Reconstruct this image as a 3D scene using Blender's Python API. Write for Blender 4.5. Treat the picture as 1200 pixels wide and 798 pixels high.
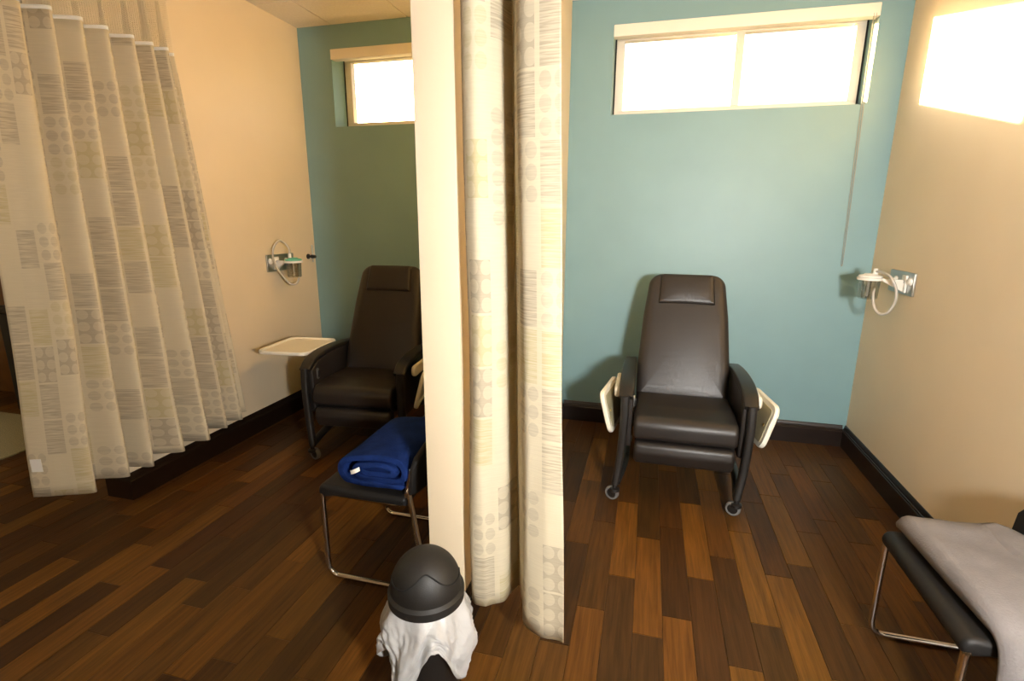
import bpy, bmesh, math, random
from mathutils import Vector, Matrix
R = math.radians
random.seed(7)
for o in list(bpy.data.objects): bpy.data.objects.remove(o)
SC = bpy.context.scene
COL = SC.collection

# ------------------------------------------------------------------ camera
CH, YAW, PITCH, ROLL, FPX = 1.55, .2555, -.2318, .0048, 606.56
cf = Vector((-math.sin(YAW)*math.cos(PITCH), math.cos(YAW)*math.cos(PITCH), math.sin(PITCH)))
cr0 = Vector((math.cos(YAW), math.sin(YAW), 0)); cu0 = cr0.cross(cf)
cr = cr0*math.cos(ROLL)+cu0*math.sin(ROLL); cu = -cr0*math.sin(ROLL)+cu0*math.cos(ROLL)
cam = bpy.data.cameras.new('camera'); camo = bpy.data.objects.new('camera', cam); COL.objects.link(camo)
cam.sensor_width = 36; cam.lens = FPX/1200*36; cam.clip_start = .02
camo.matrix_world = Matrix(((cr.x, cu.x, -cf.x, 0), (cr.y, cu.y, -cf.y, 0), (cr.z, cu.z, -cf.z, CH), (0, 0, 0, 1)))
SC.camera = camo
# ------------------------------------------------------------------ world, sun, exposure
SUN_EL, SUN_AZ = R(12.68), R(-32.01)
wd = bpy.data.worlds.new('sky'); SC.world = wd; wd.use_nodes = True
wn = wd.node_tree.nodes; wl = wd.node_tree.links
bg = wn['Background']; sky = wn.new('ShaderNodeTexSky'); sky.sky_type = 'NISHITA'
sky.sun_disc = False; sky.sun_elevation = SUN_EL; sky.sun_rotation = SUN_AZ
sky.air_density = 1.0; sky.dust_density = 3.0
wl.new(sky.outputs[0], bg.inputs[0]); bg.inputs[1].default_value = 0.4
sl = bpy.data.lights.new('sun', 'SUN'); so = bpy.data.objects.new('sun', sl); COL.objects.link(so)
sl.energy = 50; sl.angle = R(.9); sl.color = (1, .67, .27)
trav = Vector((-math.sin(SUN_AZ)*math.cos(SUN_EL), -math.cos(SUN_AZ)*math.cos(SUN_EL), -math.sin(SUN_EL)))
so.rotation_euler = trav.to_track_quat('-Z', 'Y').to_euler(); so.location = (-6, 9, 5)
STAND = 365.0          # radiance of the photographer's light beside the camera
FILL = 16.0            # radiance of the unseen ceiling panels added as fill
SC.view_settings.view_transform = 'Standard'; SC.view_settings.look = 'None'
SC.view_settings.exposure = 0.55; SC.view_settings.gamma = 1; SC.view_settings.use_curve_mapping = False

# ------------------------------------------------------------------ dimensions
XL, XR, D = -2.731, 1.404, 3.862
XP, XP0, YP = -.6016, -.7414, 1.6055
BB, ZC = .155, 2.966
XFAR, YREAR, YDOOR = -6.9, -3.2, 3.125
XL0, YL = -2.875, 2.02

# ------------------------------------------------------------------ materials
def newmat(name):
    m = bpy.data.materials.new(name); m.use_nodes = True
    return m, m.node_tree.nodes, m.node_tree.links, m.node_tree.nodes['Principled BSDF']
def mat(name, col, rough=.5, metal=0, bump=0, bscale=60, var=0, vscale=4, spec=.5, trans=0, sheen=0, coat=0):
    m, n, l, p = newmat(name)
    p.inputs['Base Color'].default_value = (*col, 1); p.inputs['Roughness'].default_value = rough
    p.inputs['Metallic'].default_value = metal; p.inputs['Specular IOR Level'].default_value = spec
    p.inputs['Coat Weight'].default_value = coat
    if sheen: p.inputs['Sheen Weight'].default_value = sheen; p.inputs['Sheen Roughness'].default_value = .6
    tc = n.new('ShaderNodeTexCoord')
    if bump:
        t = n.new('ShaderNodeTexNoise'); t.inputs['Scale'].default_value = bscale; t.inputs['Detail'].default_value = 4
        l.new(tc.outputs['Object'], t.inputs['Vector'])
        b = n.new('ShaderNodeBump'); b.inputs['Strength'].default_value = bump; b.inputs['Distance'].default_value = .004
        l.new(t.outputs[0], b.inputs['Height']); l.new(b.outputs[0], p.inputs['Normal'])
    if var:
        t = n.new('ShaderNodeTexNoise'); t.inputs['Scale'].default_value = vscale; t.inputs['Detail'].default_value = 3
        l.new(tc.outputs['Object'], t.inputs['Vector'])
        r = n.new('ShaderNodeValToRGB')
        r.color_ramp.elements[0].position = .3; r.color_ramp.elements[1].position = .7
        r.color_ramp.elements[0].color = (*[c*(1-var) for c in col], 1); r.color_ramp.elements[1].color = (*[min(1, c*(1+var)) for c in col], 1)
        l.new(t.outputs[0], r.inputs[0]); l.new(r.outputs[0], p.inputs['Base Color'])
    return m
M = {}
M['cream'] = mat('cream_wall_paint', (.78, .65, .46), .55, bump=.06, bscale=220, var=.02, vscale=3)
M['teal'] = mat('teal_wall_paint', (.205, .345, .365), .46, bump=.05, bscale=220, var=.03, vscale=3)
M['base'] = mat('dark_wood_baseboard', (.011, .0048, .0023), .34, bump=.05, bscale=40, var=.25, vscale=12)
M['tile'] = mat('ceiling_tile', (.80, .72, .60), .9, bump=.5, bscale=180, var=.04, vscale=60)
M['plenum'] = mat('ceiling_grid_paint', (.55, .48, .38), .7)
M['frame'] = mat('window_frame_vinyl', (.86, .78, .68), .45, var=.02)
M['valance'] = mat('shade_cassette_white', (.86, .80, .70), .5, var=.015)
M['chain'] = mat('bead_chain', (.45, .38, .28), .4)
M['vinyl'] = mat('dark_brown_vinyl', (.017, .0135, .0115), .43, bump=.008, bscale=320, var=.12, vscale=5)
M['plastic'] = mat('black_moulded_plastic', (.011, .0095, .0085), .42, bump=.06, bscale=300, var=.08)
M['tray'] = mat('cream_tray_plastic', (.82, .78, .66), .38, var=.03)
M['khaki'] = mat('tray_underside', (.38, .33, .20), .5, var=.08)
M['tyre'] = mat('grey_caster_tyre', (.16, .16, .16), .45)
M['chrome'] = mat('chrome_tube', (.72, .70, .67), .14, metal=1)
M['steel'] = mat('brushed_steel', (.52, .53, .52), .32, metal=1, bump=.05, bscale=90)
M['seatblack'] = mat('black_seat_vinyl', (.009, .008, .0075), .52, bump=.08, bscale=240, var=.1, spec=.3)
M['blue'] = mat('navy_fleece', (.010, .026, .120), .95, bump=.55, bscale=150, var=.22, vscale=18, spec=.05)
M['grey'] = mat('grey_fleece', (.190, .174, .170), .95, bump=.45, bscale=170, var=.09, vscale=14, spec=.1)
M['bag'] = mat('white_bin_liner', (.43, .43, .43), .34, bump=.5, bscale=40, var=.03)
M['bin'] = mat('black_bin_plastic', (.009, .008, .007), .55, bump=.10, bscale=300)
M['slot'] = mat('bin_door_gap', (.003, .003, .003), .7)
M['white'] = mat('white_plastic', (.82, .80, .75), .4)
M['mint'] = mat('mint_green_plastic', (.14, .55, .40), .45)
M['hose'] = mat('grey_suction_hose', (.46, .43, .38), .35, spec=.6)
M['brass'] = mat('brass_lever', (.62, .45, .14), .3, metal=1)
M['door'] = mat('brown_door_veneer', (.17, .075, .018), .38, bump=.05, bscale=30, var=.2, vscale=6)
M['darkframe'] = mat('dark_door_frame', (.035, .018, .008), .45, var=.1)
M['carpet'] = mat('tan_carpet', (.30, .25, .13), .95, bump=1.0, bscale=240, var=.3, vscale=160)
M['alu'] = mat('aluminium_track', (.75, .74, .70), .35, metal=1)
M['tag'] = mat('white_cloth_tag', (.85, .84, .8), .7)

def glassy(name, tint, alpha):
    m, n, l, p = newmat(name)
    tr = n.new('ShaderNodeBsdfTransparent'); tr.inputs[0].default_value = (*tint, 1)
    gl = n.new('ShaderNodeBsdfGlossy'); gl.inputs['Roughness'].default_value = .05
    mx = n.new('ShaderNodeMixShader'); mx.inputs[0].default_value = alpha
    l.new(tr.outputs[0], mx.inputs[1]); l.new(gl.outputs[0], mx.inputs[2]); l.new(mx.outputs[0], n['Material Output'].inputs[0])
    return m
M['glass'] = glassy('window_glass', (.97, .98, .98), .06)
M['clear'] = glassy('clear_canister_plastic', (.86, .87, .85), .22)

def lampmat(name, col, power):
    m, n, l, p = newmat(name)
    p.inputs['Base Color'].default_value = (.9, .9, .9, 1)
    p.inputs['Emission Color'].default_value = (*col, 1); p.inputs['Emission Strength'].default_value = power
    return m
M['lamp'] = lampmat('light_diffuser', (1, .85, .60), FILL)
M['stand'] = lampmat('stand_light_diffuser', (1, .97, .92), STAND)

def woodmat():
    m, n, l, p = newmat('walnut_plank')
    tc = n.new('ShaderNodeTexCoord'); oi = n.new('ShaderNodeObjectInfo')
    off = n.new('ShaderNodeVectorMath'); off.operation = 'SCALE'
    cmb = n.new('ShaderNodeCombineXYZ')
    for k in range(3): l.new(oi.outputs['Random'], cmb.inputs[k])
    l.new(cmb.outputs[0], off.inputs[0]); off.inputs['Scale'].default_value = 37
    add = n.new('ShaderNodeVectorMath'); l.new(tc.outputs['Object'], add.inputs[0]); l.new(off.outputs[0], add.inputs[1])
    mp = n.new('ShaderNodeMapping'); mp.inputs['Scale'].default_value = (38, 2.2, 1); l.new(add.outputs[0], mp.inputs[0])
    t = n.new('ShaderNodeTexNoise'); t.inputs['Scale'].default_value = 1.5; t.inputs['Detail'].default_value = 6; t.inputs['Distortion'].default_value = .6
    l.new(mp.outputs[0], t.inputs['Vector'])
    mp2 = n.new('ShaderNodeMapping'); mp2.inputs['Scale'].default_value = (150, 3.5, 1); l.new(add.outputs[0], mp2.inputs[0])
    t2 = n.new('ShaderNodeTexNoise'); t2.inputs['Scale'].default_value = 2; t2.inputs['Detail'].default_value = 3
    l.new(mp2.outputs[0], t2.inputs['Vector'])
    mixn = n.new('ShaderNodeMath'); mixn.operation = 'MULTIPLY_ADD'; l.new(t2.outputs[0], mixn.inputs[0]); mixn.inputs[1].default_value = .45
    l.new(t.outputs[0], mixn.inputs[2])
    rr = n.new('ShaderNodeMapRange'); rr.inputs[1].default_value = .45; rr.inputs[2].default_value = 1.0; rr.inputs[3].default_value = .55; rr.inputs[4].default_value = 1.45
    l.new(mixn.outputs[0], rr.inputs[0])
    mul = n.new('ShaderNodeVectorMath'); mul.operation = 'SCALE'
    l.new(oi.outputs['Color'], mul.inputs[0]); l.new(rr.outputs[0], mul.inputs['Scale'])
    l.new(mul.outputs[0], p.inputs['Base Color'])
    p.inputs['Roughness'].default_value = .40; p.inputs['Specular IOR Level'].default_value = .20
    b = n.new('ShaderNodeBump'); b.inputs['Strength'].default_value = .12; b.inputs['Distance'].default_value = .002
    l.new(t2.outputs[0], b.inputs['Height']); l.new(b.outputs[0], p.inputs['Normal'])
    return m
M['wood'] = woodmat()

def curtainmat():
    m, n, l, p = newmat('patterned_curtain_fabric')
    def val(x, s):
        if isinstance(x, (int, float)): s.default_value = x
        else: l.new(x, s)
    def mm(op, a, b=0.0, c=0.0):
        k = n.new('ShaderNodeMath'); k.operation = op; val(a, k.inputs[0]); val(b, k.inputs[1])
        if op in ('MULTIPLY_ADD',): val(c, k.inputs[2])
        return k.outputs[0]
    def wn_(x, y, w):
        k = n.new('ShaderNodeTexWhiteNoise'); k.noise_dimensions = '3D'
        cb = n.new('ShaderNodeCombineXYZ'); val(x, cb.inputs[0]); val(y, cb.inputs[1]); val(w, cb.inputs[2])
        l.new(cb.outputs[0], k.inputs[0]); return k.outputs[0]
    uv = n.new('ShaderNodeUVMap'); sp = n.new('ShaderNodeSeparateXYZ'); l.new(uv.outputs[0], sp.inputs[0])
    u, v = sp.outputs[0], sp.outputs[1]
    U = mm('DIVIDE', u, .115); cx = mm('FLOOR', U)
    V = mm('ADD', mm('DIVIDE', v, .175), mm('MULTIPLY', wn_(cx, 3.0, 1.0), 5.0)); cy = mm('FLOOR', V)
    fu, fv = mm('FRACT', U), mm('FRACT', V)
    r1 = wn_(cx, cy, 7.0)
    inb = mm('MULTIPLY', mm('MULTIPLY', mm('GREATER_THAN', fu, .07), mm('LESS_THAN', fu, .90)), mm('MULTIPLY', mm('GREATER_THAN', fv, .02), mm('LESS_THAN', fv, .97)))
    nz = n.new('ShaderNodeTexNoise'); nz.inputs['Scale'].default_value = 1; nz.inputs['Detail'].default_value = 2
    cb = n.new('ShaderNodeCombineXYZ'); l.new(mm('MULTIPLY', u, 9.0), cb.inputs[0]); l.new(mm('MULTIPLY', v, 210.0), cb.inputs[1]); l.new(cb.outputs[0], nz.inputs['Vector'])
    mr = n.new('ShaderNodeMapRange'); l.new(nz.outputs[0], mr.inputs[0]); mr.inputs[1].default_value = .38; mr.inputs[2].default_value = .62
    streak = mr.outputs[0]
    cu_ = mm('SUBTRACT', mm('FRACT', mm('MULTIPLY', fu, 2.0)), .5); cv_ = mm('SUBTRACT', mm('FRACT', mm('MULTIPLY', fv, 3.0)), .5)
    dd = mm('SQRT', mm('ADD', mm('MULTIPLY', cu_, cu_), mm('MULTIPLY', cv_, cv_)))
    circ = mm('LESS_THAN', dd, .40)
    isS = mm('LESS_THAN', r1, .36)
    isB = mm('MULTIPLY', mm('GREATER_THAN', r1, .36), mm('LESS_THAN', r1, .50))
    isC = mm('MULTIPLY', mm('GREATER_THAN', r1, .50), mm('LESS_THAN', r1, .72))
    mS = mm('MULTIPLY', mm('MULTIPLY', isS, inb), mm('MULTIPLY_ADD', streak, .75, .25))
    mB = mm('MULTIPLY', mm('MULTIPLY', isB, inb), mm('MULTIPLY_ADD', mm('SUBTRACT', 1.0, circ), .55, .40))
    mC = mm('MULTIPLY', mm('MULTIPLY', isC, circ), mm('MULTIPLY_ADD', streak, .25, .35))
    mask = mm('ADD', mm('ADD', mS, mB), mm('ADD', mC, mm('MULTIPLY', streak, .16)))
    c1 = n.new('ShaderNodeMix'); c1.data_type = 'RGBA'
    c1.inputs[6].default_value = (.345, .285, .205, 1); c1.inputs[7].default_value = (.52, .44, .20, 1)
    l.new(mm('GREATER_THAN', wn_(cx, cy, 2.0), .72), c1.inputs[0])
    c2 = n.new('ShaderNodeMix'); c2.data_type = 'RGBA'; c2.inputs[6].default_value = (.72, .64, .47, 1)
    l.new(c1.outputs[2], c2.inputs[7]); l.new(mm('MULTIPLY', mask, .55), c2.inputs[0])
    l.new(c2.outputs[2], p.inputs['Base Color']); p.inputs['Roughness'].default_value = .8; p.inputs['Specular IOR Level'].default_value = .2
    bp = n.new('ShaderNodeBump'); bp.inputs['Strength'].default_value = .15; bp.inputs['Distance'].default_value = .002
    l.new(streak, bp.inputs['Height']); l.new(bp.outputs[0], p.inputs['Normal'])
    tl = n.new('ShaderNodeBsdfTranslucent'); l.new(c2.outputs[2], tl.inputs[0])
    mx = n.new('ShaderNodeMixShader'); mx.inputs[0].default_value = .22
    l.new(p.outputs[0], mx.inputs[1]); l.new(tl.outputs[0], mx.inputs[2]); l.new(mx.outputs[0], n['Material Output'].inputs[0])
    return m
M['curtain'] = curtainmat()
M['curtain_hem'] = mat('curtain_hem_band', (.80, .74, .60), .8, var=.03)
def netmat():
    m, n, l, p = newmat('curtain_mesh_net')
    uv = n.new('ShaderNodeUVMap'); mp = n.new('ShaderNodeMapping'); mp.inputs['Scale'].default_value = (130, 130, 1); l.new(uv.outputs[0], mp.inputs[0])
    vo = n.new('ShaderNodeTexVoronoi'); vo.inputs['Scale'].default_value = 1; vo.inputs['Randomness'].default_value = .1; l.new(mp.outputs[0], vo.inputs['Vector'])
    gt = n.new('ShaderNodeMath'); gt.operation = 'LESS_THAN'; gt.inputs[1].default_value = .46; l.new(vo.outputs['Distance'], gt.inputs[0])
    tr = n.new('ShaderNodeBsdfTransparent'); mx = n.new('ShaderNodeMixShader')
    p.inputs['Base Color'].default_value = (.80, .70, .50, 1); p.inputs['Roughness'].default_value = .8
    l.new(gt.outputs[0], mx.inputs[0]); l.new(p.outputs[0], mx.inputs[1]); l.new(tr.outputs[0], mx.inputs[2]); l.new(mx.outputs[0], n['Material Output'].inputs[0])
    return m
M['net'] = netmat()

# ------------------------------------------------------------------ helpers
def tag(o, label=None, cat=None, group=None, kind=None):
    if label: o['label'] = label
    if cat: o['category'] = cat
    if group: o['group'] = group
    if kind: o['kind'] = kind
    return o
def empty(name, loc, rz=0):
    o = bpy.data.objects.new(name, None); COL.objects.link(o); o.location = loc; o.rotation_euler = (0, 0, rz)
    o.empty_display_size = .1
    return o
def link(name, me, m, parent=None, smooth=False, loc=(0, 0, 0)):
    o = bpy.data.objects.new(name, me); COL.objects.link(o)
    if m is not None and not me.materials: me.materials.append(M[m] if isinstance(m, str) else m)
    if smooth:
        for p in me.polygons: p.use_smooth = True
    o.parent = parent; o.location = loc
    return o
def fix(bm):
    bmesh.ops.recalc_face_normals(bm, faces=bm.faces[:])
def bm_obj(name, bm, m, parent=None, smooth=False, loc=(0, 0, 0), angle=None):
    fix(bm); me = bpy.data.meshes.new(name); bm.to_mesh(me); bm.free()
    o = link(name, me, m, parent, smooth, loc)
    if angle is not None:
        for p in me.polygons: p.use_smooth = True
        me.set_sharp_from_angle(angle=R(angle))
    return o
def box(bm, lo, hi):
    v = [bm.verts.new((x, y, z)) for x in (lo[0], hi[0]) for y in (lo[1], hi[1]) for z in (lo[2], hi[2])]
    for f in ((0, 1, 3, 2), (4, 6, 7, 5), (0, 4, 5, 1), (2, 3, 7, 6), (0, 2, 6, 4), (1, 5, 7, 3)): bm.faces.new([v[i] for i in f])
    return v
def boxes(name, lst, m, parent=None, bevel=0, loc=(0, 0, 0)):
    bm = bmesh.new()
    for lo, hi in lst:
        b2 = bmesh.new(); box(b2, lo, hi)
        if bevel: bmesh.ops.bevel(b2, geom=b2.edges[:], offset=bevel, segments=2, affect='EDGES', profile=.6)
        t = bpy.data.meshes.new('t'); b2.to_mesh(t); b2.free(); bm.from_mesh(t); bpy.data.meshes.remove(t)
    return bm_obj(name, bm, m, parent, loc=loc, angle=35)
def catmull(pts, n=8):
    pts = [Vector(p) for p in pts]; out = []
    P = [pts[0]*2-pts[1]]+pts+[pts[-1]*2-pts[-2]]
    for i in range(1, len(P)-2):
        a, b, c, d = P[i-1:i+3]
        for k in range(n):
            t = k/n
            out.append(.5*((2*b)+(c-a)*t+(2*a-5*b+4*c-d)*t*t+(3*b-a-3*c+d)*t**3))
    out.append(pts[-1]); return out
def fillet(pts, r, n=6, closed=False):
    pts = [Vector(p) for p in pts]; N = len(pts); out = []
    for i in range(N):
        ri = r[i] if isinstance(r, (list, tuple)) else r
        if (not closed and i in (0, N-1)) or ri <= 0: out.append(pts[i]); continue
        p, a, b = pts[i], pts[i-1], pts[(i+1) % N]
        da, db = (a-p), (b-p); la, lb = da.length, db.length; da.normalize(); db.normalize()
        ang = da.angle(db)
        tl = min(ri/math.tan(ang/2), la*.49, lb*.49); rr = tl*math.tan(ang/2)
        bis = (da+db).normalized(); c = p+bis*(rr/math.sin(ang/2))
        s, e = p+da*tl-c, p+db*tl-c
        for k in range(n+1):
            t = k/n; w = s.normalized().slerp(e.normalized(), t)*rr if rr > 1e-7 and s.angle(e, 0) > 1e-4 else s
            out.append(c+w)
    return out
def tube_bm(bm, pts, r, seg=10, closed=False, cap=True, flat=1.0, up=None):
    pts = [Vector(p) for p in pts]; N = len(pts); rings = []
    tang = []
    for i in range(N):
        a = pts[i-1] if (i or closed) else pts[0]; b = pts[(i+1) % N] if (i < N-1 or closed) else pts[-1]
        tang.append((b-a).normalized())
    nrm = tang[0].orthogonal().normalized() if up is None else (Vector(up)-tang[0]*Vector(up).dot(tang[0])).normalized()
    for i in range(N):
        if i:
            q = tang[i-1].rotation_difference(tang[i]); nrm = q @ nrm; nrm = (nrm-tang[i]*nrm.dot(tang[i])).normalized()
        bi = tang[i].cross(nrm); rr = r(i/(N-1)) if callable(r) else r
        rings.append([bm.verts.new(pts[i]+nrm*math.cos(2*math.pi*k/seg)*rr*flat+bi*math.sin(2*math.pi*k/seg)*rr) for k in range(seg)])
    for i in range(N if closed else N-1):
        A, B = rings[i], rings[(i+1) % N]
        for k in range(seg): bm.faces.new((A[k], A[(k+1) % seg], B[(k+1) % seg], B[k]))
    if cap and not closed: bm.faces.new(rings[0]); bm.faces.new(rings[-1][::-1])
def tube(name, pts, r, m, parent=None, **kw):
    bm = bmesh.new(); tube_bm(bm, pts, r, **kw); return bm_obj(name, bm, m, parent, angle=50)
def lathe_bm(bm, prof, seg=40, c=(0, 0, 0)):
    rings = []
    for (r, z) in prof:
        if r < 1e-6: rings.append([bm.verts.new((c[0], c[1], c[2]+z))])
        else: rings.append([bm.verts.new((c[0]+r*math.cos(2*math.pi*k/seg), c[1]+r*math.sin(2*math.pi*k/seg), c[2]+z)) for k in range(seg)])
    for A, B in zip(rings, rings[1:]):
        for k in range(seg):
            k2 = (k+1) % seg
            f = ([A[0]] if len(A) == 1 else [A[k], A[k2]])+([B[0]] if len(B) == 1 else [B[k2], B[k]])
            if len(f) >= 3: bm.faces.new(f)
def lathe(name, prof, m, parent=None, seg=40, c=(0, 0, 0), angle=40, M4=None):
    bm = bmesh.new(); lathe_bm(bm, prof, seg, c)
    if M4 is not None: bmesh.ops.transform(bm, matrix=M4, verts=bm.verts[:])
    return bm_obj(name, bm, m, parent, angle=angle)
def inset_ring(o, d):
    N = len(o); out = []
    ar = sum(o[i].x*o[(i+1) % N].y-o[(i+1) % N].x*o[i].y for i in range(N)); sg = 1 if ar > 0 else -1
    for i in range(N):
        t = (o[(i+1) % N]-o[i-1]); t = t.normalized() if t.length > 1e-9 else Vector((1, 0))
        out.append(o[i]+Vector((-t.y, t.x))*d*sg)
    return out
def puff_bm(bm, outline, t, r, crown=0, crown_back=0, basis=None, seg=4, rings=4):
    """rounded cushion / moulded slab: 2D outline in (u,v), thickness t along n, edge radius r, crown on both faces"""
    o0 = [Vector(p[:2]) for p in outline]; o = []
    ms = max((p-o0[0]).length for p in o0)/9
    for i, p in enumerate(o0):
        q = o0[(i+1) % len(o0)]; k = max(1, int((q-p).length/ms)) if crown or crown_back else 1
        if (q-p).length > 1e-6: o += [p.lerp(q, j/k) for j in range(k)]
    lo = Vector((min(p.x for p in o), min(p.y for p in o))); hi = Vector((max(p.x for p in o), max(p.y for p in o))); c = (lo+hi)/2; hf = (hi-lo)/2
    B = basis or Matrix.Identity(4)
    def put(ring, w, cr_=0): return [bm.verts.new(B @ Vector((p.x, p.y, w+cr_*max(0, 1-((p.x-c.x)/hf.x)**2)**.8*max(0, 1-((p.y-c.y)/hf.y)**2)**.8))) for p in ring]
    lay = []
    for side, cr_ in ((-1, crown_back), (1, crown)):
        L = []
        for k in range(seg+1):
            a = math.pi/2*k/seg
            L.append((inset_ring(o, r*(1-math.cos(a))), side*(t/2-r+r*math.sin(a)), side*cr_*(k/seg)**2))
        base = L[-1][0]
        for k in range(1, rings+1):
            f = 1-k/(rings+.25)
            L.append(([c+(p-c)*f for p in base], side*t/2, side*cr_))
        lay.append(L)
    seq = lay[0][::-1]+lay[1]
    R_ = [put(*a) for a in seq]
    for A, Bq in zip(R_, R_[1:]):
        for k in range(len(A)): bm.faces.new((A[k], A[(k+1) % len(A)], Bq[(k+1) % len(A)], Bq[k]))
    bm.faces.new(R_[0][::-1]); bm.faces.new(R_[-1])
def puff(name, outline, t, r, m, parent=None, crown=0, crown_back=0, basis=None, seg=4, rings=4):
    bm = bmesh.new(); puff_bm(bm, outline, t, r, crown, crown_back, basis, seg, rings)
    return bm_obj(name, bm, m, parent, angle=60)
def basis(origin, u, v, n):
    u, v, n = Vector(u), Vector(v), Vector(n)
    return Matrix(((u.x, v.x, n.x, origin[0]), (u.y, v.y, n.y, origin[1]), (u.z, v.z, n.z, origin[2]), (0, 0, 0, 1)))
def rrect(w, h, r, n=6, cx=0, cy=0):
    return fillet([(cx-w/2, cy-h/2, 0), (cx+w/2, cy-h/2, 0), (cx+w/2, cy+h/2, 0), (cx-w/2, cy+h/2, 0)], r, n, True)
def sweep_profile(name, path, prof, m, parent=None):
    """profile (out, z) swept along a plan path with mitred corners; 'out' is to the right of travel"""
    bm = bmesh.new(); P = [Vector(p) for p in path]; rings = []
    for i in range(len(P)):
        ns = []
        if i: d = (P[i]-P[i-1]).normalized(); ns.append(Vector((d.y, -d.x)))
        if i < len(P)-1: d = (P[i+1]-P[i]).normalized(); ns.append(Vector((d.y, -d.x)))
        nv = ns[0] if len(ns) == 1 else (ns[0]+ns[1])/(1+ns[0].dot(ns[1]))
        rings.append([bm.verts.new((P[i].x+nv.x*a, P[i].y+nv.y*a, z)) for a, z in prof])
    for A, B in zip(rings, rings[1:]):
        for k in range(len(A)): bm.faces.new((A[k], A[(k+1) % len(A)], B[(k+1) % len(A)], B[k]))
    bm.faces.new(rings[0]); bm.faces.new(rings[-1][::-1])
    return bm_obj(name, bm, m, parent)
def struct(o, label, cat): return tag(o, label, cat, kind='structure')

# ------------------------------------------------------------------ walls
WX = [(-2.452, -.90), (-.318, 1.232)]           # window openings
WZ = (2.244, 2.80)
def holed_wall(name, x0, x1, y0, y1, z0, z1, holes, m):
    xs = sorted({x0, x1, *[a for h in holes for a in h[:2]]}); zs = sorted({z0, z1, *[a for h in holes for a in h[2:]]})
    def solid(i, j):
        if i < 0 or j < 0 or i >= len(xs)-1 or j >= len(zs)-1: return False
        cx, cz = (xs[i]+xs[i+1])/2, (zs[j]+zs[j+1])/2
        return not any(h[0] < cx < h[1] and h[2] < cz < h[3] for h in holes)
    bm = bmesh.new()
    def q(*p): bm.faces.new([bm.verts.new(a) for a in p])
    for i in range(len(xs)-1):
        for j in range(len(zs)-1):
            if not solid(i, j): continue
            a, b, c, d = xs[i], xs[i+1], zs[j], zs[j+1]
            q((a, y0, c), (b, y0, c), (b, y0, d), (a, y0, d)); q((a, y1, c), (a, y1, d), (b, y1, d), (b, y1, c))
            if not solid(i-1, j): q((a, y0, c), (a, y0, d), (a, y1, d), (a, y1, c))
            if not solid(i+1, j): q((b, y0, c), (b, y1, c), (b, y1, d), (b, y0, d))
            if not solid(i, j-1): q((a, y0, c), (a, y1, c), (b, y1, c), (b, y0, c))
            if not solid(i, j+1): q((a, y0, d), (b, y0, d), (b, y1, d), (a, y1, d))
    bmesh.ops.remove_doubles(bm, verts=bm.verts[:], dist=1e-5)
    return bm_obj(name, bm, m)
ZT = ZC+.06
struct(holed_wall('wall_back', -2.9, 1.56, D, D+.27, 0, ZT, [(*w, *WZ) for w in WX], 'teal'), 'teal painted back wall behind both recliners with two high windows', 'wall')
struct(boxes('wall_right', [((XR, YREAR-.15, 0), (XR+.15, D, ZT))], 'cream'), 'cream painted wall on the right with a patch of sunlight', 'wall')
struct(boxes('wall_left', [((XL0, YL, 0), (XL, D, ZT))], 'cream', bevel=.006), 'short cream wall behind the open curtain on the left', 'wall')
struct(boxes('wall_partition', [((XP0, YP, 0), (XP, D, ZT))], 'cream', bevel=.006), 'cream partition wall standing between the two treatment bays', 'wall')
struct(boxes('wall_rear', [((XFAR-.15, YREAR-.15, 0), (XR, YREAR, ZT))], 'cream'), 'cream wall behind the photographer closing the room', 'wall')
struct(boxes('wall_far', [((XFAR-.15, YREAR, 0), (XFAR, YDOOR, ZT))], 'cream'), 'cream wall at the far left end of the corridor', 'wall')
struct(holed_wall('wall_corridor', XFAR-.15, XL0, YDOOR, YDOOR+.14, 0, ZT, [(-6.02, -4.96, -.01, 2.16)], 'cream'), 'corridor wall with the brown door behind the left curtain', 'wall')

struct(boxes('wall_closet', [((-6.2, YDOOR+.141, 0), (-4.8, YDOOR+.20, ZT))], 'cream'), 'cream wall panel closing the room behind the brown door', 'wall')  # backing added so sky light does not leak around the door
prof = [(0, 0), (.020, 0), (.020, .112), (.017, .116), (.017, .124), (.013, .128), (.012, .136), (.006, .150), (.003, BB), (0, BB)]
g = .0008
def bb(name, path, label): struct(sweep_profile(name, path, prof, 'base'), label, 'baseboard')
bb('baseboard_back_right', [(XP+.0225, D-g), (XR-.0225, D-g)], 'dark wood baseboard along the teal wall behind the right recliner')
bb('baseboard_right', [(XR-g, D-.001), (XR-g, YREAR+.02)], 'dark wood baseboard along the foot of the right cream wall')
bb('baseboard_back_left', [(XL+.0225, D-g), (XP0-.0225, D-g)], 'dark wood baseboard along the teal wall behind the left recliner')
bb('baseboard_left', [(XL0-g, YDOOR-.024), (XL0-g, YL-g), (XL+g, YL-g), (XL+g, D-.001)], 'dark wood baseboard wrapping the end of the left wall under the curtain')
bb('baseboard_partition', [(XP0-g, D-.001), (XP0-g, YP-g), (XP+g, YP-g), (XP+g, D-.001)], 'dark wood baseboard around the foot of the middle partition')
bb('baseboard_corridor', [(-4.85, YDOOR-g), (XL0-.001, YDOOR-g)], 'dark wood baseboard on the corridor wall beside the brown door')

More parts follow.
